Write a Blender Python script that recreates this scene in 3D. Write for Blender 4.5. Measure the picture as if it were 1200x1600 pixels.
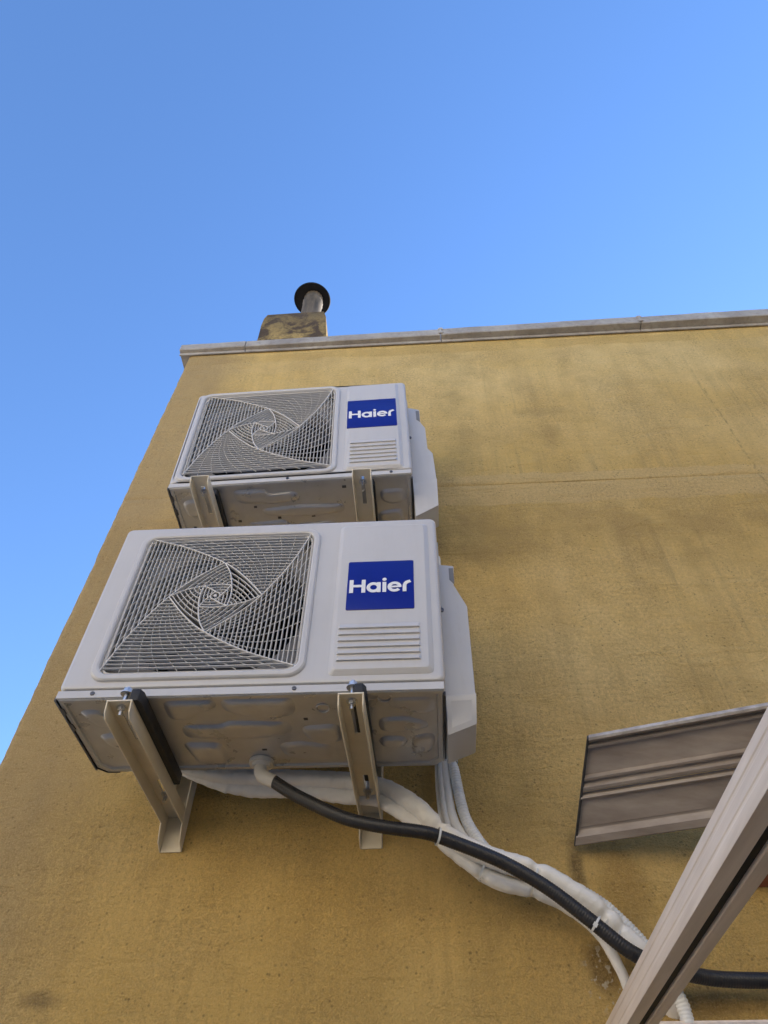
import bpy, math, random
from mathutils import Vector, Matrix, noise
R = math.radians
random.seed(7)
scene = bpy.context.scene
for o in list(bpy.data.objects):
    bpy.data.objects.remove(o)
col = scene.collection

# ------------------------------------------------------------------ camera
CAM = Vector((0.7784, -1.6566, -0.8805))
pitch, yaw, roll = R(50.0688), R(-4.3125), R(0.9686)
fw = Vector((math.sin(yaw) * math.cos(pitch), math.cos(yaw) * math.cos(pitch), math.sin(pitch)))
r0 = Vector((math.cos(yaw), -math.sin(yaw), 0))
u0 = r0.cross(fw)
rt = r0 * math.cos(roll) + u0 * math.sin(roll)
up = rt.cross(fw)
cd = bpy.data.cameras.new('camera')
cam = bpy.data.objects.new('camera', cd)
col.objects.link(cam)
m = Matrix((rt, up, -fw)).transposed().to_4x4()
m.translation = CAM
cam.matrix_world = m
cd.sensor_fit = 'VERTICAL'
cd.sensor_height = 36
cd.lens = 1110.23 / 1600 * 36
cd.clip_start = 0.02
cd.clip_end = 3000
scene.camera = cam

# ------------------------------------------------------------------ sky, sun, exposure
SUN_EL, SUN_AZ = R(30), R(48)      # azimuth from +x towards +y (behind the wall)
S = Vector((math.cos(SUN_AZ) * math.cos(SUN_EL), math.sin(SUN_AZ) * math.cos(SUN_EL), math.sin(SUN_EL)))
world = bpy.data.worlds.new('World')
scene.world = world
world.use_nodes = True
wn = world.node_tree
sky = wn.nodes.new('ShaderNodeTexSky')
sky.sky_type = 'NISHITA'
sky.sun_disc = False
sky.sun_elevation = SUN_EL
sky.sun_rotation = math.pi / 2 - SUN_AZ
sky.altitude = 50
sky.air_density = 1.0
sky.dust_density = 0.05
sky.ozone_density = 2.5
bg = wn.nodes['Background']
bg.inputs['Strength'].default_value = 0.133
hs = wn.nodes.new('ShaderNodeHueSaturation')
hs.inputs['Hue'].default_value = 0.506
hs.inputs['Saturation'].default_value = 1.15
wn.links.new(sky.outputs[0], hs.inputs['Color'])
wn.links.new(hs.outputs[0], bg.inputs['Color'])
sd = bpy.data.lights.new('sun', 'SUN')
sd.energy = 5.0
sd.angle = R(0.5)
sd.color = (1.0, 0.93, 0.82)
sun = bpy.data.objects.new('sun', sd)
col.objects.link(sun)
sun.rotation_euler = S.to_track_quat('Z', 'Y').to_euler()
sun.location = (6, 8, 12)
vs = scene.view_settings
vs.view_transform = 'Standard'
vs.look = 'None'
vs.exposure = 1.5
vs.gamma = 1.0
vs.use_curve_mapping = False


# ------------------------------------------------------------------ materials
class NT:
    def __init__(s, name):
        s.m = bpy.data.materials.new(name)
        s.m.use_nodes = True
        s.t = s.m.node_tree
        s.b = s.t.nodes['Principled BSDF']

    def n(s, kind, **kw):
        nd = s.t.nodes.new('ShaderNode' + kind)
        for k, v in kw.items():
            setattr(nd, k, v)
        return nd

    def l(s, a, b):
        s.t.links.new(a, b)

    def coord(s, scale=(1, 1, 1), loc=(0, 0, 0)):
        g = s.n('NewGeometry')
        mp = s.n('Mapping')
        mp.inputs['Scale'].default_value = scale
        mp.inputs['Location'].default_value = loc
        s.l(g.outputs['Position'], mp.inputs[0])
        return mp.outputs[0]

    def noise(s, vec, scale, detail=4, rough=.55, dist=0):
        nd = s.n('TexNoise')
        nd.inputs['Scale'].default_value = scale
        nd.inputs['Detail'].default_value = detail
        nd.inputs['Roughness'].default_value = rough
        nd.inputs['Distortion'].default_value = dist
        s.l(vec, nd.inputs['Vector'])
        return nd.outputs[0]

    def ramp(s, f, stops):
        nd = s.n('ValToRGB')
        cr = nd.color_ramp
        while len(cr.elements) < len(stops):
            cr.elements.new(.5)
        for e, (p, c) in zip(cr.elements, stops):
            e.position = p
            e.color = (c, c, c, 1) if not hasattr(c, '__len__') else (*c, 1)
        s.l(f, nd.inputs[0])
        return nd.outputs[0]

    def mix(s, f, a, b, mode='MIX'):
        nd = s.n('MixRGB', blend_type=mode)
        for i, v in enumerate((f, a, b)):
            if isinstance(v, (int, float)):
                nd.inputs[i].default_value = v if i == 0 else (v, v, v, 1)
            elif isinstance(v, tuple):
                nd.inputs[i].default_value = (*v, 1)
            else:
                s.l(v, nd.inputs[i])
        return nd.outputs[0]

    def math(s, op, a, b=None, c=None, clamp=False):
        nd = s.n('Math', operation=op, use_clamp=clamp)
        for i, v in enumerate((a, b, c)):
            if v is None:
                continue
            if isinstance(v, (int, float)):
                nd.inputs[i].default_value = v
            else:
                s.l(v, nd.inputs[i])
        return nd.outputs[0]

    def bump(s, h, strength, dist):
        nd = s.n('Bump')
        nd.inputs['Strength'].default_value = strength
        nd.inputs['Distance'].default_value = dist
        s.l(h, nd.inputs['Height'])
        s.l(nd.outputs[0], s.b.inputs['Normal'])

    def done(s, colr, rough=.5, metal=0., spec=.5):
        for k, v in (('Base Color', colr), ('Roughness', rough), ('Metallic', metal), ('Specular IOR Level', spec)):
            if isinstance(v, (int, float)):
                s.b.inputs[k].default_value = v
            elif isinstance(v, tuple):
                s.b.inputs[k].default_value = (*v, 1)
            else:
                s.l(v, s.b.inputs[k])
        return s.m


def simple(name, c1, c2, scale=20, rough=.45, metal=0., bumpd=0., r2=None, stretch=(1, 1, 1), spec=.5):
    t = NT(name)
    v = t.coord(stretch)
    f = t.noise(v, scale, 5, .6)
    k = t.ramp(f, [(.3, 0.), (.72, 1.)])
    c = t.mix(k, c1, c2)
    if bumpd:
        t.bump(t.noise(v, scale * 4, 3), .6, bumpd)
    rr = rough
    if r2 is not None:
        rr = t.mix(k, rough, r2)
    return t.done(c, rr, metal, spec)


def stucco():
    t = NT('ochre_stucco')
    g = t.n('NewGeometry')
    P = g.outputs['Position']
    sx = t.n('SeparateXYZ')
    t.l(P, sx.inputs[0])
    X, Z = sx.outputs[0], sx.outputs[2]
    big = t.noise(P, 1.3, 5, .6, .4)
    mid = t.noise(P, 5.5, 6, .65, .3)
    streak = t.noise(t.coord((7, 1, .7)), 1.6, 4, .55)
    fine = t.noise(P, 190, 3, .7)
    grain = t.noise(P, 120, 4, .75)
    c = t.mix(t.ramp(big, [(.36, 0.), (.66, 1.)]), (.75, .51, .165), (.86, .635, .275))
    c = t.mix(t.math('MULTIPLY', t.ramp(mid, [(.48, 0.), (.70, 1.)]), .42), c, (.42, .285, .11))
    runs = t.noise(t.coord((26, 1, .55)), 1.2, 5, .65, .2)
    runs = t.math('MULTIPLY', t.ramp(runs, [(.52, 0.), (.72, 1.)]), t.ramp(t.noise(P, 2.1, 3), [(.42, 0.), (.62, 1.)]))
    c = t.mix(t.math('MULTIPLY', runs, .60), c, (.36, .265, .125))
    c = t.mix(t.math('MULTIPLY', t.ramp(streak, [(.5, 0.), (.72, 1.)]), .34), c, (.48, .335, .135))
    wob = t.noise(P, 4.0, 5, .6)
    wob2 = t.noise(P, 14, 4, .6)

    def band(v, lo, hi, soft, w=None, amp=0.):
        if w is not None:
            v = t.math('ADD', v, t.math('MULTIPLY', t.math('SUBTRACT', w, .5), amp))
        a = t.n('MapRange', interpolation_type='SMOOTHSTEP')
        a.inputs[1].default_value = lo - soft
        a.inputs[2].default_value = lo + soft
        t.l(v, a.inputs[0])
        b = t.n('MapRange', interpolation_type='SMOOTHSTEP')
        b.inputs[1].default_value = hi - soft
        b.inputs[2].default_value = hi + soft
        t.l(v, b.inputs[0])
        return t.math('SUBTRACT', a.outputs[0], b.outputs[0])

    # dimmer, warmer light low on the wall put into the colour as richer ochre
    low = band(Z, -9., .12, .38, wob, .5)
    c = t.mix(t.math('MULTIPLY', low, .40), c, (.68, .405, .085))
    # repaired, cleaner strip under the joint; brush strokes of fresh paint under the coping
    strip = band(Z, 1.115, 1.30, .006, t.mix(.35, wob, wob2), .12)
    c = t.mix(t.math('MULTIPLY', strip, .85), c, (.74, .535, .235))
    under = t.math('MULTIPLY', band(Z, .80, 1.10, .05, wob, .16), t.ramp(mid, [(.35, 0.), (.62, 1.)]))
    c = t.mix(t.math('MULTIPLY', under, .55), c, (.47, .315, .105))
    top1 = band(Z, 2.20, 2.30, .006, t.mix(.35, wob, wob2), .14)
    c = t.mix(t.math('MULTIPLY', top1, .35), c, (.75, .545, .245))
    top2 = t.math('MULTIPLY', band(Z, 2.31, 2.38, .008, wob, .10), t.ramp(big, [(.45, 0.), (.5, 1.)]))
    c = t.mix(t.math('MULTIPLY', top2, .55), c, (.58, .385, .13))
    # grey weathered vertical strip along the free left edge of the wall
    edge = band(X, -1.0, -.10, .16, wob, .34)
    c = t.mix(t.math('MULTIPLY', edge, .66), c, (.37, .28, .16))
    # green-grey algae run-off beside the units
    alg = t.math('MULTIPLY', band(X, .86, 1.02, .06, wob, .2), t.ramp(mid, [(.34, 0.), (.6, 1.)]))
    c = t.mix(t.math('MULTIPLY', alg, .24), c, (.30, .235, .10))
    # the settlement crack that meets the joint on the right
    xv = t.math('ADD', X, t.math('MULTIPLY', t.math('SUBTRACT', wob2, .5), .03))
    crk = t.math('MULTIPLY', band(xv, 2.037, 2.0445, .004), t.ramp(t.noise(P, 26, 4), [(.42, 0.), (.58, 1.)]))
    crk = t.math('MULTIPLY', crk, band(Z, .95, 2.0, .25))
    c = t.mix(t.math('MULTIPLY', crk, .5), c, (.17, .11, .045))

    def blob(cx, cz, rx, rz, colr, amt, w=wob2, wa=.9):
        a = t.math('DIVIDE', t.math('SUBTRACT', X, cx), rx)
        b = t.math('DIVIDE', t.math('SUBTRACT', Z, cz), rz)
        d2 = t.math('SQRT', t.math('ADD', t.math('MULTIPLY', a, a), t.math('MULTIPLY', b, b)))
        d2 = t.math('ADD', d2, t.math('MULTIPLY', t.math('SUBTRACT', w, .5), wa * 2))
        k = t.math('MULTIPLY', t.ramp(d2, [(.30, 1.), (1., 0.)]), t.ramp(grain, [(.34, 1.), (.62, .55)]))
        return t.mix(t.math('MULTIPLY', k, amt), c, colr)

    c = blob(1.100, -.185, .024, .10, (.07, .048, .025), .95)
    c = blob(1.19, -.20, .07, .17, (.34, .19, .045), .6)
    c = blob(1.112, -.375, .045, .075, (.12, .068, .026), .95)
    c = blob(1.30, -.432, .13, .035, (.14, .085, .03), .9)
    c = blob(-.035, -.412, .06, .022, (.12, .09, .05), .75)
    c = blob(1.30, 1.73, .16, .05, (.33, .225, .085), .45)
    c = blob(1.33, 1.55, .07, .10, (.30, .20, .075), .5)
    c = blob(1.10, .95, .14, .18, (.33, .23, .085), .4)
    # chipped plaster showing white lime
    chip = t.math('MULTIPLY', t.ramp(t.noise(P, 60, 2), [(.57, 0.), (.61, 1.)]), blobmask(t, X, Z, 1.115, -.38, .05, .07))
    c = t.mix(chip, c, (.66, .58, .44))
    # sand grain: soft light and dark flecks, sparser deep pits, all unevenly spread
    g1 = t.noise(P, 260, 3, .6)
    g2 = t.noise(P, 95, 5, .75)
    dens = t.ramp(t.noise(P, 3.2, 4, .6), [(.35, .35), (.65, 1.)])
    c = t.mix(t.math('MULTIPLY', t.ramp(g2, [(.30, 1.), (.62, 0.)]), t.math('MULTIPLY', dens, .80)), c, (.37, .25, .10))
    c = t.mix(t.math('MULTIPLY', t.ramp(g1, [(.28, 1.), (.55, 0.)]), t.math('MULTIPLY', dens, .42)), c, (.27, .175, .07))
    c = t.mix(t.math('MULTIPLY', t.ramp(g1, [(.52, 0.), (.78, 1.)]), .45), c, (.80, .60, .31))
    pv = t.n('TexVoronoi')
    pv.inputs['Scale'].default_value = 75
    t.l(P, pv.inputs['Vector'])
    pits = t.math('MULTIPLY', t.ramp(pv.outputs['Distance'], [(.08, 1.), (.28, 0.)]), t.ramp(t.noise(P, 18, 3), [(.46, 0.), (.62, 1.)]))
    c = t.mix(t.math('MULTIPLY', pits, .6), c, (.13, .085, .035))
    h = t.math('ADD', t.math('MULTIPLY', g1, .7), t.math('MULTIPLY', g2, 1.3))
    h = t.math('ADD', h, t.math('MULTIPLY', mid, 1.5))
    trow = t.noise(t.coord((1.2, 1, 4), (3, 0, 1)), 5, 4, .6, .8)
    h = t.math('ADD', h, t.math('MULTIPLY', trow, 2.5))
    t.bump(h, 1.0, .0075)
    return t.done(c, .92, 0, .2)


def blobmask(t, X, Z, cx, cz, rx, rz):
    a = t.math('DIVIDE', t.math('SUBTRACT', X, cx), rx)
    b = t.math('DIVIDE', t.math('SUBTRACT', Z, cz), rz)
    d2 = t.math('SQRT', t.math('ADD', t.math('MULTIPLY', a, a), t.math('MULTIPLY', b, b)))
    return t.ramp(d2, [(.6, 1.), (1., 0.)])


def concrete():
    t = NT('weathered_concrete')
    P = t.coord()
    a = t.noise(P, 6, 6, .65)
    b = t.noise(P, 45, 4, .6)
    c = t.mix(t.ramp(a, [(.35, 0.), (.65, 1.)]), (.27, .25, .235), (.42, .395, .37))
    c = t.mix(t.math('MULTIPLY', t.ramp(b, [(.5, 0.), (.7, 1.)]), .4), c, (.19, .165, .145))
    t.bump(b, .6, .004)
    return t.done(c, .9, 0, .25)


def chimney_mat():
    t = NT('sooty_plaster')
    P = t.coord()
    a = t.noise(P, 7, 6, .7, .6)
    b = t.noise(P, 50, 4, .6)
    c = t.mix(t.ramp(a, [(.43, 0.), (.60, 1.)]), (.08, .056, .04), (.43, .30, .115))
    sx = t.n('SeparateXYZ')
    t.l(P, sx.inputs[0])
    zz = t.math('ADD', sx.outputs[2], t.math('MULTIPLY', t.math('SUBTRACT', a, .5), .7))
    mr = t.n('MapRange')
    mr.inputs[1].default_value = 3.22
    mr.inputs[2].default_value = 3.6
    t.l(zz, mr.inputs[0])
    c = t.mix(t.math('MULTIPLY', mr.outputs[0], .75), c, (.085, .065, .05))
    c = t.mix(t.math('MULTIPLY', t.ramp(b, [(.45, 0.), (.7, 1.)]), .5), c, (.10, .075, .05))
    t.bump(t.math('ADD', a, b), .9, .012)
    return t.done(c, .95, 0, .15)


MAT = {}
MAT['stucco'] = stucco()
MAT['concrete'] = concrete()
MAT['chimney'] = chimney_mat()
def enamel():
    t = NT('off_white_enamelled_steel')
    P = t.coord()
    a = t.noise(P, 6, 5, .6)
    st = t.noise(t.coord((9, 9, .8)), 3, 5, .65)
    du = t.noise(P, 70, 4, .7)
    c = t.mix(t.ramp(a, [(.3, 0.), (.7, 1.)]), (.545, .535, .535), (.58, .57, .57))
    k = t.math('MULTIPLY', t.ramp(st, [(.5, 0.), (.78, 1.)]), t.ramp(du, [(.35, .15), (.7, 1.)]))
    c = t.mix(t.math('MULTIPLY', k, .22), c, (.36, .325, .28))
    t.bump(a, .15, .0012)
    return t.done(c, t.mix(k, .30, .5))


MAT['paint'] = enamel()
MAT['grille'] = simple('ivory_grille_wire', (.62, .60, .575), (.68, .66, .635), 30, .38)
MAT['pan'] = simple('galvanised_base_steel', (.44, .435, .43), (.54, .535, .53), 14, .24, .4, .0010, .42)
MAT['darkedge'] = simple('dark_edge_and_slot', (.035, .034, .036), (.09, .088, .09), 40, .5, .3)  # near-black, also used for the shaded gap under the side sheets
MAT['shroud'] = simple('grey_shroud_plastic', (.20, .195, .20), (.26, .255, .255), 12, .5)
MAT['fan'] = simple('dark_grey_fan_plastic', (.025, .025, .028), (.05, .05, .053), 12, .45)
MAT['coil'] = simple('dark_condenser_fins', (.006, .006, .007), (.02, .02, .022), 250, .6, .3, 0, None, (1, 1, .05))
MAT['blue'] = simple('royal_blue_badge', (.003, .009, .20), (.004, .011, .23), 15, .3, 0, 0, None, (1, 1, 1), .35)
MAT['white'] = simple('white_print', (.80, .80, .82), (.84, .84, .86), 30, .4)
MAT['bracket'] = simple('beige_coated_bracket_steel', (.68, .60, .45), (.77, .69, .54), 18, .36, .12, .0004, .46)
MAT['zinc'] = simple('zinc_plated_steel', (.45, .46, .48), (.62, .63, .66), 60, .38, 1.)
MAT['darkzinc'] = simple('dull_dark_screw_steel', (.10, .10, .11), (.18, .18, .19), 60, .4, .8)
MAT['rubber'] = simple('black_rubber', (.012, .012, .013), (.028, .028, .03), 40, .6, 0, .001)
MAT['hose'] = simple('black_hose_plastic', (.016, .0155, .017), (.026, .025, .027), 30, .42)
MAT['tape'] = simple('white_pipe_wrap', (.78, .755, .71), (.87, .845, .80), 22, .42, 0, .002)
MAT['conduit'] = simple('white_corrugated_conduit', (.70, .70, .69), (.80, .80, .79), 30, .4)
MAT['elbow'] = simple('cream_elbow_plastic', (.62, .585, .52), (.68, .645, .58), 25, .4)
MAT['tie'] = simple('clear_white_tie', (.62, .63, .62), (.72, .73, .72), 30, .3)
MAT['blacksheet'] = simple('black_enamel_sheet', (.005, .005, .006), (.012, .012, .013), 10, .8, 0, 0, None, (1, 1, 1), .2)
MAT['flue'] = simple('sooty_steel_flue', (.05, .04, .03), (.16, .12, .085), 9, .8, 0., .001, None, (3, 3, .6))
MAT['slat'] = simple('taupe_aluminium_slat', (.27, .225, .195), (.47, .41, .365), 11, .5, .1, .001, .6, (.35, 2, 2))
MAT['slatedge'] = simple('weathered_slat_edge', (.30, .26, .23), (.66, .62, .58), 26, .6, .1, .001)
MAT['alu'] = simple('oyster_aluminium_profile', (.66, .56, .49), (.90, .79, .70), 20, .45, .1, 0, .55, (2.2, .12, 2.2))
MAT['gasket'] = simple('black_gasket', (.006, .006, .007), (.012, .012, .013), 30, .7)
MAT['terracotta'] = simple('terracotta_trim', (.28, .09, .045), (.38, .14, .075), 20, .8, 0, .002)
MAT['cream'] = simple('cream_trim', (.66, .58, .45), (.74, .66, .53), 10, .8, 0, .002)
MAT['plainwall'] = simple('greige_render', (.36, .30, .23), (.44, .37, .29), 6, .9, 0, .003)
MAT['ground'] = simple('pale_terrace_paving', (.33, .285, .235), (.40, .35, .29), 3, .9, 0, .004)


# ------------------------------------------------------------------ mesh helpers
class MB:
    def __init__(s):
        s.v = []
        s.f = []

    def add(s, vs_, fs):
        o = len(s.v)
        s.v += [tuple(x) for x in vs_]
        s.f += [tuple(i + o for i in f) for f in fs]

    def box(s, a, b):
        x0, y0, z0 = a
        x1, y1, z1 = b
        s.add([(x0, y0, z0), (x1, y0, z0), (x1, y1, z0), (x0, y1, z0), (x0, y0, z1), (x1, y0, z1), (x1, y1, z1), (x0, y1, z1)],
              [(3, 2, 1, 0), (4, 5, 6, 7), (0, 1, 5, 4), (1, 2, 6, 5), (2, 3, 7, 6), (3, 0, 4, 7)])

    def loft(s, rings, closed=True, cap0=False, cap1=False):
        n = len(rings[0])
        o = len(s.v)
        for r_ in rings:
            s.v += [tuple(p) for p in r_]
        for i in range(len(rings) - 1):
            for j in range(n if closed else n - 1):
                a = o + i * n + j
                b = o + i * n + (j + 1) % n
                s.f.append((a, b, b + n, a + n))
        if cap0:
            s.f.append(tuple(o + j for j in reversed(range(n))))
        if cap1:
            s.f.append(tuple(o + (len(rings) - 1) * n + j for j in range(n)))

    def prism(s, poly, d):
        """poly: 3D loop, d: extrusion vector"""
        d = Vector(d)
        s.loft([poly, [Vector(p) + d for p in poly]], True, True, True)

    def cyl(s, a, b, ra, rb=None, n=16, cap=True):
        a, b = Vector(a), Vector(b)
        rb = ra if rb is None else rb
        d = (b - a).normalized()
        e = d.orthogonal().normalized()
        g = d.cross(e)
        ring = lambda c, r_: [c + (e * math.cos(2 * math.pi * k / n) + g * math.sin(2 * math.pi * k / n)) * r_ for k in range(n)]
        s.loft([ring(a, ra), ring(b, rb)], True, cap, cap)

    def tube(s, pts, rad, n=12, cap=True):
        """pts: list of Vectors, rad: value or function(i, t, angle)"""
        fr = None
        rings = []
        L = len(pts)
        for i, p in enumerate(pts):
            d = (pts[min(i + 1, L - 1)] - pts[max(i - 1, 0)]).normalized()
            if fr is None:
                fr = d.orthogonal().normalized()
            else:
                fr = (fr - d * fr.dot(d)).normalized()
            g = d.cross(fr)
            ring = []
            for k in range(n):
                a = 2 * math.pi * k / n
                rr = rad(i, i / (L - 1), a) if callable(rad) else rad
                ring.append(p + (fr * math.cos(a) + g * math.sin(a)) * rr)
            rings.append(ring)
        s.loft(rings, True, cap, cap)

    def build(s, name, mat, parent=None, smooth=False, bevel=0., angle=40, segs=2):
        me = bpy.data.meshes.new(name)
        me.from_pydata(s.v, [], s.f)
        me.validate()
        import bmesh
        bm = bmesh.new()
        bm.from_mesh(me)
        bmesh.ops.recalc_face_normals(bm, faces=bm.faces)
        if bevel:
            es = [e for e in bm.edges if len(e.link_faces) == 2 and e.calc_face_angle(0) > R(35)]
            bmesh.ops.bevel(bm, geom=es, offset=bevel, segments=segs, affect='EDGES', profile=.6, clamp_overlap=True)
        bm.to_mesh(me)
        bm.free()
        me.materials.append(MAT[mat])
        if smooth:
            for p in me.polygons:
                p.use_smooth = True
            me.set_sharp_from_angle(angle=R(angle))
        o = bpy.data.objects.new(name, me)
        col.objects.link(o)
        if parent is not None:
            o.parent = parent
        return o


def catmull(P, n=8):
    P = [Vector(p) for p in P]
    out = []
    for i in range(len(P) - 1):
        p0 = P[i - 1] if i else P[0] * 2 - P[1]
        p1, p2 = P[i], P[i + 1]
        p3 = P[i + 2] if i + 2 < len(P) else P[-1] * 2 - P[-2]
        for k in range(n):
            t = k / n
            out.append(.5 * ((2 * p1) + (p2 - p0) * t + (2 * p0 - 5 * p1 + 4 * p2 - p3) * t * t + (3 * p1 - p0 - 3 * p2 + p3) * t ** 3))
    out.append(P[-1])
    return out


def resample(pts, step):
    L = [0]
    for a, b in zip(pts, pts[1:]):
        L.append(L[-1] + (b - a).length)
    n = max(2, int(L[-1] / step))
    out = []
    j = 0
    for i in range(n + 1):
        d = L[-1] * i / n
        while j < len(L) - 2 and L[j + 1] < d:
            j += 1
        k = (d - L[j]) / max(1e-9, L[j + 1] - L[j])
        out.append(pts[j].lerp(pts[j + 1], min(1, max(0, k))))
    return out


def tag(o, label=None, cat=None, group=None, kind=None):
    if label:
        o['label'] = label
    if cat:
        o['category'] = cat
    if group:
        o['group'] = group
    if kind:
        o['kind'] = kind
    return o


def empty(name, loc=(0, 0, 0), rot=(0, 0, 0)):
    o = bpy.data.objects.new(name, None)
    o.empty_display_size = .1
    col.objects.link(o)
    o.location = loc
    o.rotation_euler = rot
    return o


def rrect(x0, x1, z0, z1, rad, y, n=6):
    out = []
    for cx, cz, a0 in ((x1 - rad, z1 - rad, 0), (x0 + rad, z1 - rad, 90), (x0 + rad, z0 + rad, 180), (x1 - rad, z0 + rad, 270)):
        for k in range(n + 1):
            a = R(a0 + 90 * k / n)
            out.append((cx + rad * math.cos(a), y, cz + rad * math.sin(a)))
    return out


# ------------------------------------------------------------------ the setting
GZ = -2.55
g = MB()
g.add([(-900, -900, GZ), (900, -900, GZ), (900, 900, GZ), (-900, 900, GZ)], [(0, 1, 2, 3)])
tag(g.build('ground', 'ground'), kind='structure')

# ------------------------------------------------------------------ the house
WL, WR, WT, WB = -.369, 4.6, 2.42, 6.0
house = tag(empty('house', (WL, 0, GZ)), 'ochre yellow stucco house wall with grey coping, carrying both white air conditioners', 'house')


def hparent(o, par=None):
    par = par or house
    o.parent = par
    o.matrix_parent_inverse = par.matrix_world.inverted()
    return o


bpy.context.view_layer.update()
w = MB()
zs = []
z = GZ
while z < WT:
    zs.append((z, 0))
    z += .018
JZ = 1.2397
zs = [q for q in zs if abs(q[0] - JZ) > .02] + [(JZ - .0035, 0), (JZ - .0012, .0035), (JZ + .0012, .0035), (JZ + .0035, 0), (WT, 0)]
zs.sort()
rings = []
for z, dy in zs:
    j = (noise.noise(Vector((0, 3, z * 3))) * .004 + noise.noise(Vector((4, 3, z * 37))) * .003)
    j2 = noise.noise(Vector((9, 1, z * 14))) * .004
    wob = .0022 * noise.noise(Vector((1.3, 5, z)))
    rings.append([(WL + j, WB, z), (WL + j, .030, z), (WL + .008 + j, .008 + j2, z), (WL + .026 + j, 0 + dy * .4, z),
                  (.6, dy, z), (1.4, dy, z), (2.03, dy * .8, z), (2.06, dy * .2, z), (WR, 0, z), (WR, WB, z)])
w.loft(rings, True, True, True)
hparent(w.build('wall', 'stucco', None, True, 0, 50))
# roof behind the parapet
rf = MB()
rf.box((WL + .05, .05, WT + .002), (WR - .05, WB - .05, WT + .04))
hparent(rf.build('roof', 'concrete'))
# coping slabs, each its own piece
coping = empty('coping', (WL, 0, WT))
hparent(coping)
bpy.context.view_layer.update()
xs = [(-.408, -.072), (-.068, .926), (.930, 1.915), (1.919, 2.91), (2.914, 3.9), (3.904, 4.66)]
for i, (a, b) in enumerate(xs):
    s = MB()
    n = 14
    rr = []
    for k in range(n + 1):
        x = a + (b - a) * k / n
        yf = -.030 - .008 * (x + .4) + noise.noise(Vector((x * 6, 0, 1))) * .0022 + (i % 2) * .0015
        T = 2.488 + .004 * (x + .4) + noise.noise(Vector((x * 7, 5, 1))) * .003
        B = 2.416 + noise.noise(Vector((x * 5, 9, 1))) * .0015
        rr.append([(x, .30, B + .006), (x, -.004, B + .006), (x, -.005, B - .009), (x, -.011, B - .009), (x, -.012, B + .010),
                   (x, yf + .003, B + .013), (x, yf, B + .018), (x, yf, T - .006), (x, yf + .005, T), (x, .30, T + .012)])
    s.loft(rr, True, True, True)
    hparent(s.build('coping_slab', 'concrete', None, True, 0, 30), coping)
for jx in (.928, 1.917):
    s = MB()
    rings = []
    for k in range(6):
        t = k / 5
        zz = 2.437 + .056 * t
        wd = .012 + .008 * math.sin(t * 9)
        yf = -.030 - .008 * (jx + .4)
        rings.append([(jx - wd, yf + .004, zz), (jx - wd * .5, yf - .004, zz), (jx + wd * .6, yf - .005, zz), (jx + wd * .9, yf + .004, zz)])
    s.loft(rings, True, True, True)
    hparent(s.build('joint_mortar', 'concrete', None, True), coping)
# chimney
chim = MB()
rings = []
for k in range(13):
    t = k / 12
    z = 2.46 + (3.565 - 2.46) * t
    jj = lambda q: noise.noise(Vector((q, 2, z * 7))) * .010
    tp = .012 if k == 12 else 0
    xr = .325 - .105 * t
    rings.append([(-.178 + tp + jj(1), .30 + jj(2) + tp, z), (.02, .30 + jj(3) + tp, z + (.008 if k == 12 else 0)), (xr - tp + jj(4), .30 + jj(5) + tp, z + (.010 if k == 12 else 0)),
                  (xr - tp + jj(6), .66, z), (-.178 + tp + jj(1), .66, z)])
chim.loft(rings, True, True, True)
chimney = hparent(chim.build('chimney', 'chimney', None, True, 0, 35))
bpy.context.view_layer.update()
fl = MB()
n = 40
prof = [(3.55, .066), (4.0, .066), (4.01, .070), (4.03, .070), (4.04, .066), (4.13, .066)]
rings = []
for z, rad in prof:
    rings.append([(.077 + math.cos(2 * math.pi * k / n) * rad * (1 + (.05 if k % 2 else 0)), .45 + math.sin(2 * math.pi * k / n) * rad * (1 + (.05 if k % 2 else 0)), z) for k in range(n)])
fl.loft(rings, True, True, True)
hparent(fl.build('flue_pipe', 'flue', None, True, 0, 60), chimney)
cp = MB()
rings = []
for z, rad in ((4.105, .02), (4.105, .124), (4.098, .130), (4.106, .134), (4.118, .130), (4.165, .055), (4.185, .018)):
    rings.append([(.066 + math.cos(2 * math.pi * k / n) * rad, .455 + math.sin(2 * math.pi * k / n) * rad, z) for k in range(n)])
cp.loft(rings, True, True, True)
hparent(cp.build('rain_cap', 'blacksheet', None, True, 0, 40), chimney)

# unseen wing added to shade the terrace; unseen house added for warm bounce
b_ = MB()
b_.box((3.7, -7.0, GZ), (8.0, -.002, 2.30))
hparent(b_.build('added_wing', 'cream'))
b_ = MB()
b_.box((-13, -14.0, GZ), (12, -9.0, 4.2))
op = b_.build('added_back_house', 'cream')
tag(op, 'unseen cream house added behind the viewer to bounce warm sunlight', 'house')
b_ = MB()  # unseen house on the left, added to bounce warm light
b_.box((-15, -8.0, GZ), (-9.0, -.5, 3.4))
tag(b_.build('added_left_house', 'cream'), 'unseen cream house added on the left to bounce warm sunlight', 'house')

b_ = MB()  # unseen low wall, added to block light from the lower wall
b_.box((-5, -3.85, GZ), (3.69, -3.6, -.35))
tag(b_.build('added_shade_wall', 'plainwall'), 'unseen greige wall added behind the viewer to keep light off the lower wall', 'wall')

# ------------------------------------------------------------------ air conditioner outdoor units
# local frame: x right, y = 0 at the front face and + towards the wall, z up from the base
BARS_Y0 = -.004


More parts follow.
